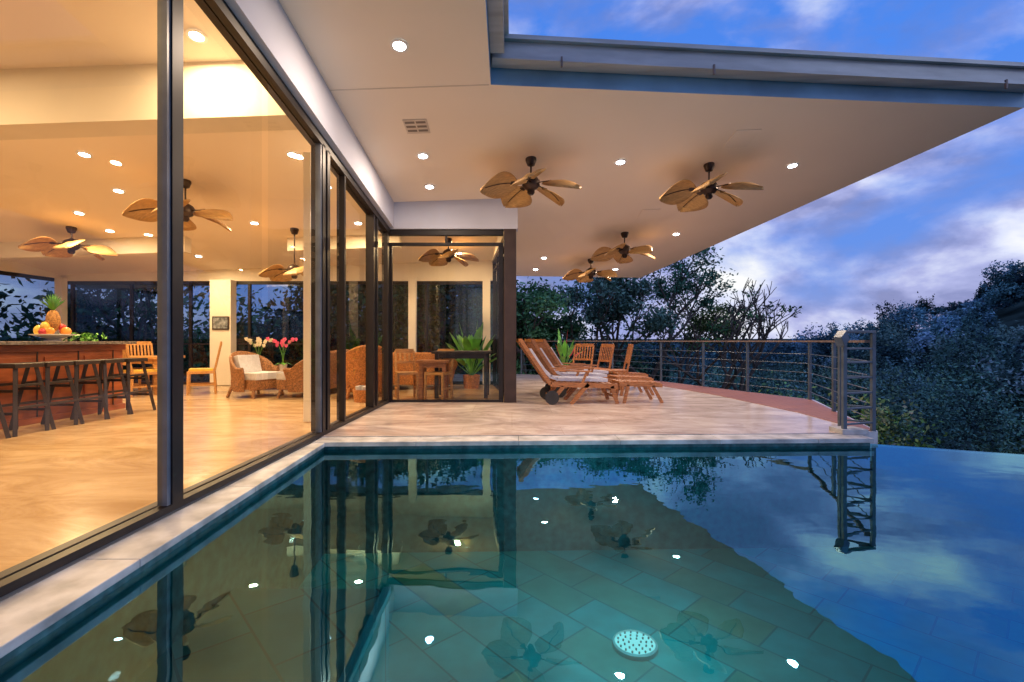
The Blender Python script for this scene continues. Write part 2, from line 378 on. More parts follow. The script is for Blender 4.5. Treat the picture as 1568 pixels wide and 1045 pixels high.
# water
def water():
    m,nt,out=newmat('pool_water')
    t=N(nt,'ShaderNodeBsdfTransparent');t.inputs[0].default_value=(0.20,0.84,0.94,1)
    g=N(nt,'ShaderNodeBsdfGlossy');g.inputs['Roughness'].default_value=0.0;g.inputs[0].default_value=(0.38,0.82,1.0,1)
    f=N(nt,'ShaderNodeFresnel');f.inputs[0].default_value=3.3
    tc=N(nt,'ShaderNodeTexCoord');mp=N(nt,'ShaderNodeMapping');mp.inputs['Scale'].default_value=(1.0,1.5,1)
    n1=N(nt,'ShaderNodeTexNoise');n1.inputs['Scale'].default_value=1.1;n1.inputs['Detail'].default_value=2
    n2=N(nt,'ShaderNodeTexNoise');n2.inputs['Scale'].default_value=6;n2.inputs['Detail'].default_value=1
    nt.links.new(tc.outputs['Object'],mp.inputs[0]);nt.links.new(mp.outputs[0],n1.inputs['Vector']);nt.links.new(mp.outputs[0],n2.inputs['Vector'])
    a=N(nt,'ShaderNodeMath',operation='MULTIPLY_ADD');a.inputs[1].default_value=0.10
    nt.links.new(n2.outputs['Fac'],a.inputs[0]);nt.links.new(n1.outputs['Fac'],a.inputs[2])
    bp=N(nt,'ShaderNodeBump');bp.inputs['Strength'].default_value=0.5;bp.inputs['Distance'].default_value=0.007
    nt.links.new(a.outputs[0],bp.inputs['Height'])
    nt.links.new(bp.outputs[0],g.inputs['Normal']);nt.links.new(bp.outputs[0],f.inputs['Normal'])
    mx=N(nt,'ShaderNodeMixShader');nt.links.new(f.outputs[0],mx.inputs[0]);nt.links.new(t.outputs[0],mx.inputs[1]);nt.links.new(g.outputs[0],mx.inputs[2])
    nt.links.new(mx.outputs[0],out.inputs[0]);return m
b=MB();b.use(water());b.add([(-2.18,-2.44,-0.10),(9.56,-2.44,-0.10),(9.60,3.08,-0.10),(4.10,5.50,-0.10),(-2.18,5.25,-0.10)],[(0,1,2,3,4)])
b.obj('water')
# pool light
M_plens=emit('pool_lamp_lens',(1.0,0.95,0.9),1.3)
b=MB();b.use(M_trim);b.lathe([(0.165,0),(0.165,0.03),(0.15,0.04),(0.15,0.02)],n=28)
b.use(M_plens);b.lathe([(0.15,0.025),(0.001,0.035)],n=28)
b.use(M_tilewall)
for rr,nn in ((0.045,6),(0.085,11),(0.125,16)):
    for i in range(nn):
        t=2*math.pi*i/nn;b.cyl((rr*math.cos(t),rr*math.sin(t),0.03),(rr*math.cos(t),rr*math.sin(t),0.042),0.007,n=6)
b.obj('pool_light',loc=(0.92,3.62,-1.219))
l=bpy.data.lights.new('pool_lamp','POINT');l.energy=24;l.color=(0.7,1,0.98);l.shadow_soft_size=0.12
lo=bpy.data.objects.new('pool_lamp',l);scene.collection.objects.link(lo);lo.location=(0.92,3.62,-0.22)

# ------------------------------------------------------------ down lights
def light(x,y,power,col,warm,zoff=0):
    b=MB();b.use(M_trim);b.lathe([(0.062,0.0),(0.09,-0.004),(0.092,-0.012),(0.064,-0.014),(0.062,0.0)],n=20)
    b.use(M_lensw if warm else M_lens);b.lathe([(0.062,-0.008),(0.001,-0.010)],n=20)
    o=b.obj('recessed_downlight',loc=(x,y,zc(x,y)-0.004+zoff))
    if power<=0:return
    l=bpy.data.lights.new('downlight_lamp','AREA');l.shape='DISK';l.size=0.13;l.energy=power;l.color=col
    lo=bpy.data.objects.new('lamp',l);scene.collection.objects.link(lo);lo.location=(0,0,-0.022);lo.parent=o
EXT=[(-1.12,4.81,54),(-1.27,6.9,50),(-1.34,7.85,0),(1.63,7.27,54),(4.39,7.57,56),(3.55,10.46,54),(0.62,12.75,0),(0.78,11.8,50),(2.78,13.0,50)]
for x,y,p_ in EXT: light(x,y,p_,(1,0.75,0.54),False)
INT=[(-5.8,6.56),(-3.06,6.75),(-6.2,7.62),(-7.5,8.38),(-7.65,9.2),(-4.83,9.07),(-7.0,10.8),(-2.94,9.25),(-3.0,4.6),(-5.5,3.6),(-4.0,1.4),(-8.8,5.8),(-8.5,2.5),(-1.2,10.6),(-9.8,8.5),(-3.2,11.0)]
POW=[84,68,0,104,0,78,62,68,56,78,64,90,70,44,0,0]
for (x,y),p_ in zip(INT,POW): light(x,y,p_,(1,0.68,0.34),True)

# ------------------------------------------------------------ vents
b=MB();b.use(M_vent);b.box((-0.15,-0.15,-0.012),(0.15,0.15,-0.002));b.use(M_black)
for i in range(3):
    for j in (-0.13,0.01):b.box((j,-0.12+i*0.09,-0.016),(j+0.12,-0.08+i*0.09,-0.011))
v=b.obj('ceiling_vent',loc=(-1.22,6.19,zc(-1.22,6.19)))
b=MB();b.use(M_soffit);b.box((-0.17,-0.22,-0.012),(0.17,0.22,-0.002))
v2=b.obj('ceiling_hatch',loc=(3.2,6.75,zc(3.2,6.75)-0.001))
copyobj(v2,'ceiling_hatch',(2.62,9.3,zc(2.62,9.3)-0.001))
for o in bpy.data.objects:
    if o.name.startswith(('ceiling_','recessed')): o.rotation_euler=(math.atan(-0.14),-math.atan(0.035),0)

# ------------------------------------------------------------ ceiling fans
def fan(name,x,y,drop,diam=1.44,rot=0.0):
    b=MB();b.use(M_motor)
    b.lathe([(0.001,0.03),(0.075,0.03),(0.075,-0.02),(0.05,-0.09),(0.02,-0.10),(0.015,-0.10)],n=20)
    b.cyl((0,0,-0.05),(0,0,-drop),0.014)
    z=-drop
    b.lathe([(0.015,0.02),(0.05,0.0),(0.10,-0.03),(0.125,-0.07),(0.125,-0.13),(0.09,-0.17),(0.05,-0.19),(0.05,-0.235),(0.03,-0.26),(0.001,-0.265)],(0,0,z),24)
    rr=diam/2
    for k in range(5):
        b.M=Matrix.Rotation(rot+k*2*math.pi/5,4,'Z')@Matrix.Translation((0,0,z-0.10))@Matrix.Rotation(R(24),4,'X')
        b.use(M_motor);b.box((0.10,-0.02,-0.006),(0.26,0.02,0.006));b.box((0.22,-0.055,-0.008),(0.30,0.055,0.004))
        b.use(M_blade)
        L=rr-0.20;n=14;vs=[];
        W=[0.12,0.26,0.38,0.47,0.53,0.57,0.59,0.58,0.55,0.50,0.44,0.36,0.26,0.16,0.015]
        cols=7
        for i in range(n+1):
            t=i/n;w=W[i]*0.45*diam/1.44
            for j in range(cols):
                s=j/(cols-1)*2-1
                zz=-0.15*t*t-0.03*(abs(s)**1.5)+0.006*(1 if j%2 else -1)*(0.3+t)
                vs.append((0.20+L*t,s*w,zz))
        fs=[(i*cols+j,i*cols+j+1,(i+1)*cols+j+1,(i+1)*cols+j) for i in range(n) for j in range(cols-1)]
        b.add(vs,fs)
        b.use(M_motor)
        for i in range(4):
            t0=0.08+i*0.2;t1=t0+0.2
            b.cyl((0.20+L*t0,0,-0.15*t0*t0-0.002),(0.20+L*t1,0,-0.15*t1*t1-0.002),0.006,0.005,6)
        b.M=Matrix()
    o=b.obj(name,loc=(x,y,zc(x,y)-0.005),smooth=True)
    md=o.modifiers.new('thick','SOLIDIFY');md.thickness=0.006
    return o
fan('ceiling_fan',0.278,7.1,0.26,1.50,R(-28))
fan('ceiling_fan',3.04,7.46,0.26,1.50,R(-44))
fan('ceiling_fan',2.4,10.3,0.26,1.44,R(10))
fan('ceiling_fan',1.97,12.07,0.22,1.40,R(30))
fan('ceiling_fan',-5.0,7.4,0.35,1.5,R(-10))
fan('ceiling_fan',-8.2,9.0,0.22,1.40,R(15))
fan('ceiling_fan',-4.25,9.45,0.70,1.30,R(5))
fan('ceiling_fan',-1.35,10.3,0.22,1.30,R(-15))

# ------------------------------------------------------------ railing
b=MB();b.use(M_rail)
pts=[(4.30,5.85),(5.42,8.8),(4.92,10.1),(4.47,11.3),(3.93,12.75),(2.95,14.2),(0.3,15.5)]
for i in range(len(pts)-1):
    (x0,y0),(x1,y1)=pts[i],pts[i+1]
    b.use(M_rail)
    b.box((x1-0.022,y1-0.022,-0.02),(x1+0.022,y1+0.022,1.05))
    if i==0:
        b.box((4.86-0.022,7.3-0.022,-0.02),(4.86+0.022,7.3+0.022,1.05))
    for z in (0.15,0.32,0.49,0.66,0.83):
        b.cyl((x0,y0,z),(x1,y1,z),0.006,n=6)
    b.use(M_handrail);b.beam((x0,y0,1.065),(x1,y1,1.065),0.06,0.03)
b.obj('deck_railing')
b=MB();b.use(M_rail)
P=[(3.86,5.62),(4.06,5.98),(4.30,5.76)]
for x,y in P: b.box((x-0.022,y-0.022,-0.008),(x+0.022,y+0.022,1.16))
for (p,q) in ((P[0],P[2]),(P[1],P[2])):
    for z in (0.10,0.28,0.46,0.64,0.82,0.98):
        b.beam((p[0],p[1],z),(q[0],q[1],z),0.022,0.022)
for (p,q) in ((P[0],P[1]),(P[0],P[2]),(P[1],P[2])):
    b.beam((p[0],p[1],1.18),(q[0],q[1],1.18),0.08,0.03)
b.beam((3.86,5.62,1.14),(3.76,5.56,1.06),0.09,0.13)
b.use(M_coping);b.box((3.80,5.56,-0.006),(4.1,5.80,0.05))
b.obj('gate_railing',bevel=0.004)

# ------------------------------------------------------------ loungers
def lounger():
    b=MB()
    # local: head at x=0, foot at +x
    b.use(M_wood)
    for y in (0.0,0.62):
        b.beam((0.10,y,0.34),(1.25,y,0.30),0.035,0.08)
        b.beam((0.32,y,0.30),(0.12,y,0.05),0.035,0.06)
        b.beam((1.15,y,0.30),(1.25,y,0.0),0.035,0.06)
        b.beam((0.45,y,0.0),(0.75,y,0.34),0.035,0.06)
        b.beam((0.18,y,0.58),(0.80,y,0.55),0.06,0.025)   # arm
        b.beam((0.72,y,0.54),(0.62,y,0.30),0.03,0.04)
        b.beam((0.10,y,0.34),(-0.40,y,1.08),0.035,0.06)   # back stile
    b.beam((1.22,0,0.12),(1.22,0.62,0.12),0.03,0.04)
    for i in range(7):
        y=0.07+i*0.08
        b.beam((0.08,y,0.36),(-0.38,y,1.05),0.04,0.014,up=(1,0,0.5))
    b.beam((-0.40,0,1.08),(-0.40,0.62,1.08),0.05,0.06)
    b.beam((0.0,0,0.50),(0.0,0.62,0.50),0.03,0.04)
    for i in range(11):
        x=0.15+i*0.105
        b.box((x,0.02,0.325-0.003*i),(x+0.06,0.60,0.345-0.003*i))
    # footrest
    for y in (0.05,0.57):
        b.beam((1.30,y,0.33),(2.05,y,0.30),0.035,0.06)
        b.beam((1.45,y,0.32),(1.38,y,0.0),0.035,0.05);b.beam((1.88,y,0.30),(2.05,y,0.0),0.035,0.05)
    for i in range(8):
        x=1.31+i*0.095
        b.box((x,0.07,0.355-0.004*i),(x+0.055,0.55,0.375-0.004*i))
    # wheels
    for y in (-0.045,0.665):
        b.use(M_wood);b.cyl((0.12,y-0.016,0.12),(0.12,y+0.016,0.12),0.10,n=20)
        b.use(M_rubber);b.cyl((0.12,y-0.02,0.12),(0.12,y-0.012,0.12),0.118,n=20);b.cyl((0.12,y+0.012,0.12),(0.12,y+0.02,0.12),0.118,n=20)
    b.use(M_wood);b.cyl((0.12,-0.06,0.12),(0.12,0.68,0.12),0.015)
    # striped mattress running from the back down over the seat
    path=[(-0.26,0.90),(-0.14,0.72),(-0.02,0.55),(0.10,0.43),(0.22,0.385),(0.40,0.375),(0.60,0.37),(0.80,0.37),(0.98,0.36),(1.10,0.355)]
    ns=9
    for i in range(len(path)-1):
        (x0,z0),(x1,z1)=path[i],path[i+1]
        d=Vector((x1-x0,0,z1-z0)).normalized();nn=Vector((-d.z,0,d.x))*0.055
        for k in range(ns):
            b.use(M_stripe if k%2 else M_cush)
            y0=0.07+k*0.0533;y1=y0+0.0533
            A=Vector((x0,y0,z0+0.01));B=Vector((x1,y0,z1+0.01));C_=Vector((x1,y1,z1+0.01));D=Vector((x0,y1,z0+0.01))
            b.hexa([A,B,C_,D,A+nn,B+nn,C_+nn,D+nn])
    return b
o=lounger().obj('sun_lounger',loc=(0.55,8.15,0.0),rz=R(4),bevel=0.0)
copyobj(o,'sun_lounger',(0.78,9.15,0),R(10))
copyobj(o,'sun_lounger',(1.05,10.1,0),R(16))
def chair(mw,seat_h=0.45,h=0.95,w=0.45,slats=5,cush=None):
    b=MB();b.use(mw)
    for x in (-w/2,w/2):
        b.beam((x,-w/2,seat_h),(x*1.05,-w/2*1.05,0),0.04,0.04)
        b.beam((x,w/2,seat_h),(x*1.02,w/2*1.12,0),0.04,0.04)
        b.beam((x,w/2,seat_h-0.02),(x,w/2+0.12,h),0.04,0.035)
        b.beam((x,-w/2,seat_h*0.4),(x,w/2,seat_h*0.4),0.02,0.03)
    b.box((-w/2-0.02,-w/2-0.02,seat_h-0.05),(w/2+0.02,w/2+0.02,seat_h))
    b.beam((-w/2,w/2+0.12,h),(w/2,w/2+0.12,h),0.03,0.08)
    b.beam((-w/2,w/2+0.04,seat_h+0.17),(w/2,w/2+0.04,seat_h+0.17),0.025,0.05)
    for i in range(slats):
        x=-w/2+w*(i+1)/(slats+1)
        b.beam((x,w/2+0.04,seat_h+0.17),(x,w/2+0.115,h),0.035,0.014,up=(0,1,0))
    if cush:
        b.use(cush);b.box((-w/2+0.01,-w/2+0.01,seat_h),(w/2-0.01,w/2-0.02,seat_h+0.05))
    return b
ac=chair(M_wood,0.42,0.96,0.55,6).obj('wooden_armchair',loc=(1.95,11.6,0),rz=R(-70),bevel=0.004)
copyobj(ac,'wooden_armchair',(2.3,11.0,0),R(-95))
copyobj(ac,'wooden_armchair',(1.65,12.4,0),R(-40))
# ------------------------------------------------------------ interior furniture
b=MB();b.use(M_bar);b.box((-6.75,3.2,0.0),(-6.2,7.7,1.02))
b.use(M_dark)
for i in range(8): b.box((-6.198,3.3+i*0.6,0.08),(-6.19,3.32+i*0.6,0.98))
b.use(M_bar)
for i in range(7): b.box((-6.199,3.40+i*0.6,0.18),(-6.180,3.82+i*0.6,0.86))
b.box((-6.199,3.2,0.0),(-6.17,7.72,0.08));b.box((-6.199,3.2,0.93),(-6.165,7.72,1.018))
b.use(M_granite);b.box((-6.85,3.1,1.022),(-6.05,7.8,1.065))
b.obj('bar_counter',bevel=0.006)
b=MB();b.use(M_dark)
b.box((-0.17,-0.17,0.76),(0.17,0.17,0.81))
for sx in (-1,1):
    for sy in (-1,1): b.beam((0.12*sx,0.12*sy,0.77),(0.23*sx,0.23*sy,0),0.04,0.04)
for z,k in ((0.25,0.195),(0.5,0.16)):
    for s in (-1,1):
        b.beam((-k,s*k,z),(k,s*k,z),0.025,0.03);b.beam((s*k,-k,z+0.06),(s*k,k,z+0.06),0.025,0.03)
st=b.obj('bar_stool',loc=(-5.78,5.63,0),bevel=0.004)
for yy in (6.02,6.42,6.83,7.28,5.1,4.6): copyobj(st,'bar_stool',(-5.78,yy,0),R(random.uniform(-6,6)))
# fruit bowl
b=MB();b.use(M_ceramic);b.lathe([(0.001,0.0),(0.10,0.0),(0.10,0.015),(0.05,0.03),(0.14,0.06),(0.25,0.09),(0.25,0.10),(0.13,0.07),(0.001,0.06)],n=24)
b.use(M_orange)
for a,r,z in ((0.3,0.15,0.14),(2.6,0.15,0.14),(5.2,0.15,0.14)): b.ball((r*math.cos(a),r*math.sin(a),z),0.062)
b.use(M_yellow)
for a,r,z in ((3.8,0.15,0.15),(4.5,0.10,0.2)): b.ball((r*math.cos(a),r*math.sin(a),z),0.055,0.075)
b.use(M_red)
for a,r,z in ((4.9,0.19,0.13),(1.4,0.14,0.14),(0.9,0.09,0.20)): b.ball((r*math.cos(a),r*math.sin(a),z),0.05)
b.use(M_pine);b.ball((0,0,0.29),0.085,0.16)
b.use(M_leaf)
for k in range(22):
    a=k*2.4;sp=0.03+0.10*(k/22);h=0.26-0.12*(k/22)
    d=Vector((math.cos(a),math.sin(a),0));s=Vector((-d.y,d.x,0))*0.014
    c=Vector((0,0,0.43))
    b.add([c+s,c-s,c+d*sp*0.6+Vector((0,0,h*0.7))-s*0.7,c+d*sp*1.3+Vector((0,0,h)),c+d*sp*0.6+Vector((0,0,h*0.7))+s*0.7],[(0,1,2,3,4)])
b.obj('fruit_bowl',loc=(-6.5,6.85,1.066),smooth=True)
b=MB();b.use(M_leaf)
for k in range(110):
    a=random.uniform(0,6.28);r=random.uniform(0,0.20);c=Vector((r*math.cos(a),r*1.8*math.sin(a),random.uniform(0.01,0.12)));d=Vector((random.uniform(-1,1),random.uniform(-1,1),random.uniform(0,1))).normalized()*0.035;s=Vector((-d.y,d.x,0.02))*0.5
    b.add([c-d,c+s,c+d,c-s],[(0,1,2,3)])
b.obj('herb_tray',loc=(-6.45,7.30,1.066))
dc=chair(M_wood2,0.46,1.02,0.44,6,M_yellow)
d0=dc.obj('dining_chair',loc=(-7.3,9.5,0),rz=R(150),bevel=0.004)
copyobj(d0,'dining_chair',(-6.35,9.9,0),R(-60));copyobj(d0,'dining_chair',(-7.7,10.2,0),R(60));copyobj(d0,'dining_chair',(-8.6,9.4,0),R(170))
def table(m,lx_,ly,h):
    b=MB();b.use(m);b.box((-lx_/2,-ly/2,h-0.05),(lx_/2,ly/2,h))
    for sx in (-1,1):
        for sy in (-1,1): b.box((sx*(lx_/2-0.09)-0.035,sy*(ly/2-0.09)-0.035,0),(sx*(lx_/2-0.09)+0.035,sy*(ly/2-0.09)+0.035,h-0.05))
    b.box((-lx_/2+0.08,-ly/2+0.07,h-0.14),(lx_/2-0.08,-ly/2+0.10,h-0.05));b.box((-lx_/2+0.08,ly/2-0.10,h-0.14),(lx_/2-0.08,ly/2-0.07,h-0.05))
    return b
table(M_wood2,1.8,0.9,0.76).obj('dining_table',loc=(-7.9,9.9,0),rz=R(5),bevel=0.005)
table(M_dark,1.1,0.75,0.88).obj('console_table',loc=(-0.95,9.35,0),bevel=0.005)
table(M_wood,0.6,0.5,0.72).obj('side_table',loc=(-1.45,9.0,0),bevel=0.005)
bc=chair(M_wood2,0.5,0.88,0.34,3).obj('wooden_stool_chair',loc=(-1.95,8.95,0),rz=R(20),bevel=0.004)
copyobj(bc,'wooden_stool_chair',(-1.35,8.9,0),R(-20))
def armshell(mw,w=0.8,d=0.75,long=0,backh=0.85):
    b=MB();b.use(mw);n=22;vs=[]
    for i in range(n+1):
        a=R(-20)+R(220)*i/n
        cx=(w/2)*math.cos(a)*1.0+ (long/2 if math.cos(a)>0 else -long/2)*min(1,abs(math.cos(a))*3)
        cy=(d/2)*math.sin(a)
        s=max(0,math.sin(a));h=0.55+(backh-0.55)*s**0.8
        for k,(f,z) in enumerate(((1.0,0.12),(1.08,0.4),(1.16,h),(1.08,h+0.03),(1.0,h-0.02),(0.94,0.4),(0.94,0.12))):
            vs.append((cx*f,cy*f,z))
    fs=[(i*7+k,(i+1)*7+k,(i+1)*7+(k+1)%7,i*7+(k+1)%7) for i in range(n) for k in range(7)]
    fs+=[tuple(range(7)),tuple(range(n*7+6,n*7-1,-1))]
    b.add(vs,fs)
    b.box((-w/2-long/2+0.06,-d/2+0.02,0.16),(w/2+long/2-0.06,d/2-0.12,0.34))
    for sx in (-1,1):
        for sy in (-1,1): b.cyl((sx*(w/2+long/2-0.1),sy*(d/2-0.1),0.2),(sx*(w/2+long/2-0.05),sy*(d/2-0.05),0),0.03)
    b.use(M_cush);b.box((-w/2-long/2+0.08,-d/2,0.342),(w/2+long/2-0.08,d/2-0.14,0.47))
    b.M=Matrix.Translation((0,d/2-0.16,0.62))@Matrix.Rotation(R(-15),4,'X')
    nn=1 if long==0 else 3
    for i in range(nn):
        c=(i-(nn-1)/2)*0.55;b.box((c-0.24,-0.07,-0.17),(c+0.24,0.07,0.17))
    b.M=Matrix();return b
a0=armshell(M_wicker).obj('rattan_armchair',loc=(-4.95,9.35,0),rz=R(70),smooth=True,bevel=0.01)
copyobj(a0,'rattan_armchair',(-3.9,11.0,0),R(10))
armshell(M_wicker,0.8,0.8,1.1).obj('rattan_sofa',loc=(-3.95,9.9,0),rz=R(-95),smooth=True,bevel=0.01)
armshell(M_wicker2,0.9,0.8,0,0.98).obj('wicker_armchair',loc=(-2.85,9.35,0),rz=R(-150),smooth=True,bevel=0.01)
armshell(M_wicker2,0.8,0.8,0.9,0.8).obj('wicker_sofa',loc=(-2.2,10.9,0),rz=R(180),smooth=True,bevel=0.01)
table(M_wicker,1.0,0.6,0.42).obj('coffee_table',loc=(-5.2,10.65,0))
b=MB();b.use(M_wicker2);b.lathe([(0.001,0),(0.18,0),(0.21,0.22),(0.19,0.22),(0.17,0.03)],n=18);b.use(M_cush)
for a in range(5): b.cyl((0.1*math.cos(a*1.25),0.1*math.sin(a*1.25),0.1),(0.12*math.cos(a*1.25),0.12*math.sin(a*1.25),0.28),0.05)
b.obj('towel_basket',loc=(-2.6,8.55,0),smooth=True)
def orchid(mp_,name,loc):
    b=MB();b.use(M_ceramic);b.lathe([(0.001,0),(0.06,0),(0.09,0.14),(0.075,0.14),(0.07,0.1)],n=16)
    for s in range(4):
        a=s*1.6+0.4;prev=Vector((0,0,0.1))
        for k in range(1,11):
            t=k/10;p=Vector((math.cos(a)*0.26*t*t,math.sin(a)*0.26*t*t,0.1+0.88*t-0.3*t*t*t))
            b.use(M_leaf);b.cyl(prev,p,0.005,n=5);prev=p
            if k>=6:
                b.use(mp_)
                p=p+Vector((random.uniform(-.03,.03),random.uniform(-.03,.03),random.uniform(-.02,.02)))
                for q in range(5):
                    aa=q*1.257+k;d=Vector((math.cos(aa),0.3*math.sin(aa*2),math.sin(aa)))*0.045;sd=Vector((-d.z,0,d.x))*0.5
                    b.add([p,p+d*0.6+sd,p+d,p+d*0.6-sd],[(0,1,2,3)])
    b.use(M_leaf)
    for k in range(6):
        a=k*1.05;d=Vector((math.cos(a),math.sin(a),0));s=Vector((-d.y,d.x,0))*0.035;c=Vector((0,0,0.12))
        b.add([c,c+d*0.1+s+Vector((0,0,.05)),c+d*0.22,c+d*0.1-s+Vector((0,0,.05))],[(0,1,2,3)])
    b.obj(name,loc=loc)
orchid(M_wpetal,'white_orchid',(-5.55,10.6,0.42));orchid(M_pink,'pink_orchid',(-5.02,10.6,0.42))
def leafy(name,loc,n,L,potr,mred=None,wf=1.0):
    b=MB();b.use(M_wicker2);b.lathe([(0.001,0),(potr*0.85,0),(potr,potr*1.5),(potr*0.9,potr*1.5),(potr*0.85,potr*1.3),(0.001,potr*1.3)],n=18)
    z0=potr*1.3
    for k in range(n):
        a=k*2.399;el=R(84-46*(k/n));Lk=L*random.uniform(0.7,1.1)
        d=Vector((math.cos(a),math.sin(a),0));s=Vector((-d.y,d.x,0))
        b.use(M_leaf);pts=[]
        for i in range(9):
            t=i/8;h=math.sin(el)*Lk*t-0.35*Lk*t*t*math.cos(el);rr=math.cos(el)*Lk*t
            pts.append(Vector((0,0,z0))+d*rr+Vector((0,0,h)))
        for i in range(4): b.cyl(pts[i],pts[i+1],0.006,n=5)
        if mred and k%4==0:b.use(mred)
        w=[0,0.07,0.12,0.115,0.07,0.0]
        for i in range(3,8):
            w0,w1=w[i-3]*L*wf,w[i-2]*L*wf
            for sg in (-1,1):
                b.add([pts[i],pts[i+1],pts[i+1]+s*sg*w1+Vector((0,0,0.3*w1)),pts[i]+s*sg*w0+Vector((0,0,0.3*w0))],[(0,1,2,3)])
    b.obj(name,loc=loc)
leafy('potted_plant',(-0.92,11.0,0),30,1.3,0.2,None,0.6)
leafy('flowering_plant',(1.45,13.6,0),18,1.15,0.2,M_red,0.5)
b=MB();b.use(M_dark);b.box((-0.2,-0.02,-0.16),(0.2,0,0.16));b.use(M_art);b.box((-0.17,-0.024,-0.13),(0.17,-0.0205,0.13))
b.obj('framed_painting',loc=(-6.98,11.595,1.5))

# ------------------------------------------------------------ terrain
def ss(a,b_,x):
    t=np.clip((x-a)/(b_-a),0,1);return t*t*(3-2*t)
def H(x,y):
    d=np.hypot(x,y)
    z=-2.2-5.8*ss(7,38,d)
    z=z+1.6*ss(8,-2,x)*ss(12,18,y)
    z=z+21.0*np.exp(-(((x-112)/36)**2+((y-84)/38)**2))
    z=z+0.25*np.sin(x*0.31+1)*np.cos(y*0.27)*ss(12,30,d)
    z=z+np.minimum(20,np.maximum(0,d-160)*0.008)
    return z
rings=[0.0]+list(np.geomspace(2,3500,90));na=120
vs=[];fs=[]
for i,r in enumerate(rings):
    for k in range(na):
        a=2*math.pi*k/na;x=r*math.sin(a);y=r*math.cos(a);vs.append((x,y,float(H(np.array(x),np.array(y)))))
for i in range(len(rings)-1):
    for k in range(na): fs.append((i*na+k,i*na+(k+1)%na,(i+1)*na+(k+1)%na,(i+1)*na+k))
b=MB();b.use(mat('ground_undergrowth',(0.028,0.05,0.05),0.95,0.6,0.35,0.0,spec=0.0,detail=8));b.add(vs,fs);b.obj('ground',smooth=True)

# ------------------------------------------------------------ foliage
def leafmat():
    m,nt,out=newmat('foliage')
    at=N(nt,'ShaderNodeAttribute');at.attribute_name='Col'
    p=N(nt,'ShaderNodeBsdfDiffuse')
    nt.links.new(at.outputs['Color'],p.inputs['Color'])
    nt.links.new(p.outputs[0],out.inputs[0]);return m
M_fol=leafmat()
def leafmesh(name,C,S,COL,extra=None,parent=None):
    n=len(C)
    nr=rng.normal(size=(n,3));nr[:,2]+=0.9;nr/=np.linalg.norm(nr,axis=1)[:,None]
    t=rng.normal(size=(n,3));a=np.cross(nr,t);a/=np.linalg.norm(a,axis=1)[:,None];bb=np.cross(nr,a)
    S=S[:,None]
    V=np.stack([C-a*S,C+bb*S*0.5,C+a*S,C-bb*S*0.5],1).reshape(-1,3)
    me=bpy.data.meshes.new(name);me.vertices.add(4*n);me.vertices.foreach_set('co',V.astype(np.float32).ravel())
    me.loops.add(4*n);me.loops.foreach_set('vertex_index',np.arange(4*n,dtype=np.int32))
    me.polygons.add(n);me.polygons.foreach_set('loop_start',np.arange(0,4*n,4,dtype=np.int32))
    me.update(calc_edges=True)
    ca=me.color_attributes.new('Col','FLOAT_COLOR','POINT')
    c=np.ones((n,4,4),np.float32);c[:,:,:3]=COL[:,None,:];ca.data.foreach_set('color',c.ravel())
    me.materials.append(M_fol)
    o=bpy.data.objects.new(name,me);scene.collection.objects.link(o)
    if parent:o.parent=parent
    return o
PAL=np.array([[0.045,0.12,0.055],[0.06,0.14,0.05],[0.035,0.09,0.06],[0.09,0.15,0.05],[0.05,0.10,0.085]])
def crown(c,r,ncl,nlf,size,bright=1.0,fr=0.33):
    base=PAL[rng.integers(len(PAL))]
    c=np.array(c);r=np.array(r)
    d=rng.normal(size=(ncl,3));d/=np.linalg.norm(d,axis=1)[:,None];d[:,2]=np.abs(d[:,2])-0.25
    cc=c+d*r*rng.uniform(0.45,0.95,(ncl,1))
    rr=r*fr*rng.uniform(0.6,1.3,(ncl,1))
    C=(rng.normal(size=(ncl,nlf,3))*0.5*rr[:,None,:]+cc[:,None,:]).reshape(-1,3)
    S=size*rng.uniform(0.6,1.3,ncl*nlf)
    b0=rng.uniform(0.35,1.9,(ncl,1,1))*bright
    K=np.clip(base*b0*rng.uniform(0.7,1.3,(ncl,nlf,1)),0,0.3).reshape(-1,3)
    return C,S,K
def tree(x,y,base,topz,cr,ncl,nlf,size=0.09,bare=0.25,seed=0,bright=1.0):
    rs=random.Random(seed);e=empty('tree')
    b=MB();b.use(M_bark)
    h=topz-base;tips=[]
    def grow(p,d,L,r,lv):
        n=3;q=p
        for i in range(n):
            dd=(d+Vector((rs.uniform(-1,1),rs.uniform(-1,1),rs.uniform(-0.3,0.5)))*0.18).normalized()
            q2=q+dd*L/n;b.cyl(q,q2,r*(1-0.25*i/n),r*(1-0.25*(i+1)/n),5,False);q=q2;d=dd
        if lv==0 or r<0.006: tips.append(q);return
        for k in range(rs.choice((2,3,3))):
            nd=(d+Vector((rs.uniform(-1,1),rs.uniform(-1,1),rs.uniform(-0.2,0.7)))*0.85).normalized()
            grow(q,nd,L*rs.uniform(0.6,0.8),r*0.62,lv-1)
        if lv<4: tips.append(q)
    grow(Vector((x,y,base)),Vector((0,0,1)),h*0.36,0.16*h/7,5)
    b.obj('trunk',e)
    tp=np.array([tuple(t) for t in tips])
    keep=rng.random(len(tp))>bare
    tp=tp[keep]
    idx=rng.integers(len(tp),size=ncl)
    C=[];S=[];K=[];bs=PAL[rng.integers(len(PAL))]
    for i in idx:
        rr=cr*0.14*rng.uniform(0.6,1.4)
        C.append(rng.normal(size=(nlf,3))*rr*np.array([1,1,0.6])*0.7+tp[i]);S.append(size*rng.uniform(0.6,1.3,nlf))
        K.append(np.clip(bs*rng.uniform(0.45,1.7)*bright*rng.uniform(0.7,1.3,(nlf,1)),0,0.28))
    leafmesh('leaves',np.concatenate(C),np.concatenate(S),np.concatenate(K),parent=e)
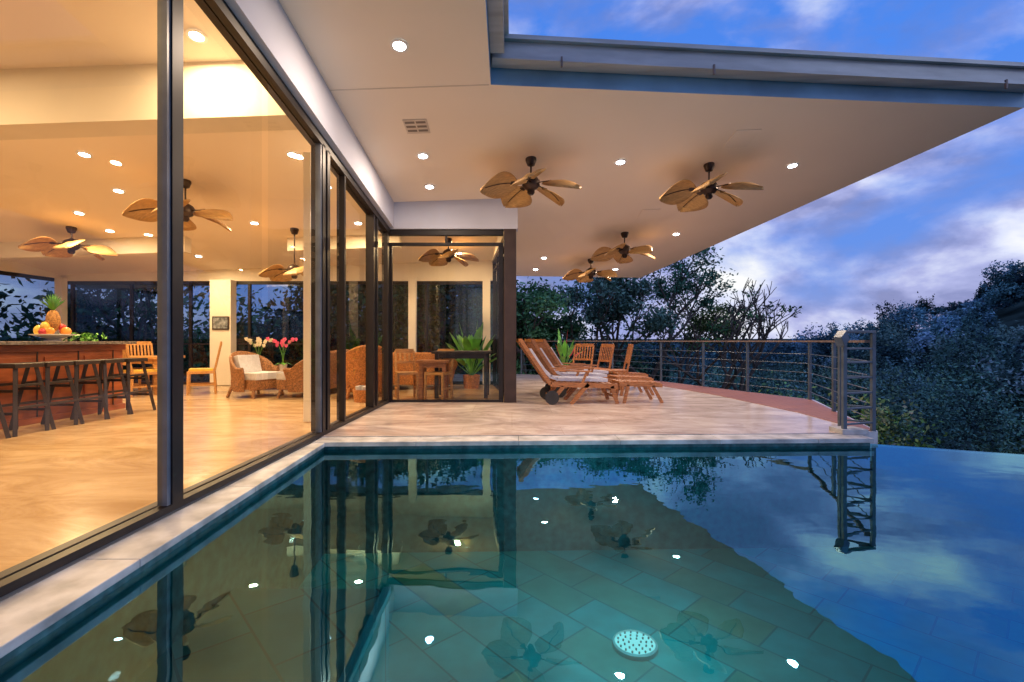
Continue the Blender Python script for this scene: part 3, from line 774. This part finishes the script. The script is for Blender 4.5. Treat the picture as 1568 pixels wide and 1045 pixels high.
tree(6.2,20,-3.6,4.2,2.8,95,75,0.08,0.45,1,1.8)
tree(4.4,21,-3.6,3.4,2.8,110,75,0.085,0.3,12,1.6)
tree(7.6,22,-3.9,2.2,2.4,60,55,0.08,0.4,21,1.6)
tree(10.0,21,-3.8,2.6,2.0,16,40,0.08,0.8,2)
tree(8.6,20,-3.8,2.9,2.0,10,40,0.08,0.8,31)
tree(3.0,19,-3.2,2.4,2.6,110,65,0.085,0.2,3,1.6)
tree(0.8,18.5,-3,2.8,2.6,120,65,0.085,0.15,4,1.6)
tree(-2.5,19,-3,3.6,2.6,120,60,0.11,0.1,5)
tree(-7,19,-3,3.6,2.8,110,60,0.12,0.1,6)
tree(-12,18,-3,3.8,2.8,110,60,0.12,0.1,7)
tree(-16,11,-3,3.6,2.8,110,60,0.12,0.1,8)
# forest mass
C=[];S=[];K=[]
HAZE_TINT=np.array([0.055,0.12,0.20])  # bluish aerial haze, blended straight into the leaf colours
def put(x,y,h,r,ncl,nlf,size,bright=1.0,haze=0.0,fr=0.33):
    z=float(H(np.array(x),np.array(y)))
    c_,s_,k_=crown((x,y,z+h*0.5),(r,r,h*0.5),ncl,nlf,size,bright,fr);C.append(c_);S.append(s_);K.append(k_*(1-haze)+HAZE_TINT*haze*(0.35+0.65*bright)*(0.5+6*k_.mean(axis=1,keepdims=True)))
for i in range(420):
    d=22*(190/22)**rng.random();a=R(rng.uniform(-50,58))
    x=d*math.sin(a);y=d*math.cos(a)
    if x/y>0.45 and d<34: continue
    h=rng.uniform(2.6,4.6)*(1 if d<60 else 1.1)
    if x/y>0.45: h*=0.8
    if 0.5<x/y<0.76: h*=0.8
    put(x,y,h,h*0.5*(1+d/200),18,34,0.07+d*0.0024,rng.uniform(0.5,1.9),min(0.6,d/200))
for i in range(130):   # valley straight ahead: tree tops up to the horizon line
    y=rng.uniform(24,65);x=y*rng.uniform(0.3,0.95)
    z=float(H(np.array(x),np.array(y)));tp=1.07-y*rng.uniform(0.01,0.08)
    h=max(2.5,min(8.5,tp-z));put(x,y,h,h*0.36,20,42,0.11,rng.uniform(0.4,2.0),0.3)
for i in range(90):   # far tree line
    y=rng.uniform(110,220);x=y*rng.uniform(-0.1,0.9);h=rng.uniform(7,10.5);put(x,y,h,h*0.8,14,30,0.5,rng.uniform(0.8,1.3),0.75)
for i in range(330):   # hillside
    x=rng.uniform(45,150);y=rng.uniform(50,125)
    if not 0.62<x/y<1.5: continue
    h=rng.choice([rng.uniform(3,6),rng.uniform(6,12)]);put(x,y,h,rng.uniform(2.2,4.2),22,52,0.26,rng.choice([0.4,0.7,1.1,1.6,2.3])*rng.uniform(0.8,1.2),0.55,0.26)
for i in range(30):    # dense backdrop between roof and railing
    x=rng.uniform(-1,7);y=rng.uniform(22,27);z=float(H(np.array(x),np.array(y)));tp=1.07+y*rng.uniform(0.0,0.08)*(1 if x<4.5 else 0.7)
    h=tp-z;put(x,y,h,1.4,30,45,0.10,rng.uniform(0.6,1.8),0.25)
for i in range(90):    # behind the house
    x=rng.uniform(-30,1);y=rng.uniform(19,29);h=rng.uniform(6.5,9);put(x,y,h,h*0.4,18,45,0.16)
for i in range(28):
    x=rng.uniform(-26,-15.5);y=rng.uniform(-2,18);h=rng.uniform(6,8);put(x,y,h,h*0.4,18,45,0.16)
leafmesh('forest',np.concatenate(C),np.concatenate(S),np.concatenate(K))
C=[];S=[];K=[]
for i in range(150):
    x=rng.uniform(5.5,26);y=rng.uniform(6,24)
    if y<10 and x<6.8: continue
    if x/y<0.45: continue
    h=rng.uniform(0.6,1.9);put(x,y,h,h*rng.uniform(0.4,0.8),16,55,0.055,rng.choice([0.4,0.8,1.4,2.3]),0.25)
for i in range(26):
    x=rng.uniform(6.3,8.6);y=rng.uniform(10.5,16);h=rng.uniform(2.3,3.1);put(x,y,h,1.0,14,60,0.06,rng.uniform(1.3,2.6))
for i in range(36):
    x=rng.uniform(-3,7);y=rng.uniform(16.5,18.5);h=rng.uniform(2.0,3.2);put(x,y,h,1.1,14,60,0.075,rng.uniform(0.9,2.2))
leafmesh('shrubbery',np.concatenate(C),np.concatenate(S),np.concatenate(K))

# ------------------------------------------------------------ world
w=bpy.data.worlds.new('World');scene.world=w;w.use_nodes=True
nt=w.node_tree;nt.nodes.clear()
out=N(nt,'ShaderNodeOutputWorld');bg=N(nt,'ShaderNodeBackground')
tc=N(nt,'ShaderNodeTexCoord');mp=N(nt,'ShaderNodeMapping');mp.inputs['Scale'].default_value=(1.0,1.0,2.1);mp.inputs['Location'].default_value=(0.25,0.55,0.15)
nt.links.new(tc.outputs['Generated'],mp.inputs[0])
def noise(sc,det,rough,dist,off):
    m2=N(nt,'ShaderNodeMapping');m2.inputs['Location'].default_value=off
    nt.links.new(mp.outputs[0],m2.inputs[0])
    n=N(nt,'ShaderNodeTexNoise');n.inputs['Scale'].default_value=sc;n.inputs['Detail'].default_value=det;n.inputs['Roughness'].default_value=rough;n.inputs['Distortion'].default_value=dist
    nt.links.new(m2.outputs[0],n.inputs['Vector']);return n
def ramp(src,els):
    r=N(nt,'ShaderNodeValToRGB');e=r.color_ramp.elements
    e[0].position=els[0][0];e[0].color=els[0][1]+(1,);e[1].position=els[-1][0];e[1].color=els[-1][1]+(1,)
    for p_,c_ in els[1:-1]:
        q=e.new(p_);q.color=c_+(1,)
    nt.links.new(src,r.inputs[0]);return r
sep=N(nt,'ShaderNodeSeparateXYZ');nt.links.new(tc.outputs['Generated'],sep.inputs[0])
blue=ramp(sep.outputs['Z'],[(0.0,(0.26,0.37,0.82)),(0.12,(0.12,0.27,0.80)),(0.4,(0.07,0.25,0.88)),(1.0,(0.04,0.17,0.70))])
mask=ramp(noise(2.3,7,0.54,0.2,(0,0,0)).outputs['Fac'],[(0.41,(0,0,0)),(0.56,(1,1,1))])
cloud=ramp(noise(3.8,7,0.54,0.2,(3.1,1.7,0.6)).outputs['Fac'],[(0.34,(0.16,0.19,0.42)),(0.44,(0.25,0.28,0.58)),(0.50,(0.42,0.45,0.80)),(0.57,(0.74,0.78,1.0)),(0.65,(1.0,1.0,1.0))])
mx=N(nt,'ShaderNodeMix',data_type='RGBA');nt.links.new(mask.outputs[0],mx.inputs[0]);nt.links.new(blue.outputs[0],mx.inputs[6]);nt.links.new(cloud.outputs[0],mx.inputs[7])
sky=N(nt,'ShaderNodeTexSky');sky.sky_type='NISHITA';sky.sun_disc=False;sky.sun_elevation=R(9);sky.sun_rotation=R(120)
ad=N(nt,'ShaderNodeMix',data_type='RGBA',blend_type='ADD');ad.inputs[0].default_value=0.015
nt.links.new(mx.outputs[2],ad.inputs[6]);nt.links.new(sky.outputs[0],ad.inputs[7])
nt.links.new(ad.outputs[2],bg.inputs[0]);bg.inputs[1].default_value=0.97;nt.links.new(bg.outputs[0],out.inputs[0])
try:
    w.cycles.sampling_method='MANUAL';w.cycles.sample_map_resolution=256
except Exception: pass
sl=bpy.data.lights.new('sun','SUN');sl.energy=0.3;sl.angle=R(20);sl.color=(0.75,0.83,1.0)
so=bpy.data.objects.new('sun',sl);scene.collection.objects.link(so);so.rotation_euler=(R(60),0,R(60))
# ------------------------------------------------------------ camera
cam=bpy.data.cameras.new('camera');cam.lens=17.0;cam.sensor_width=36;cam.clip_end=6000;cam.clip_start=0.05
co=bpy.data.objects.new('camera',cam);scene.collection.objects.link(co);co.location=(0,0,1.07);co.rotation_euler=(R(90),0,0)
scene.camera=co
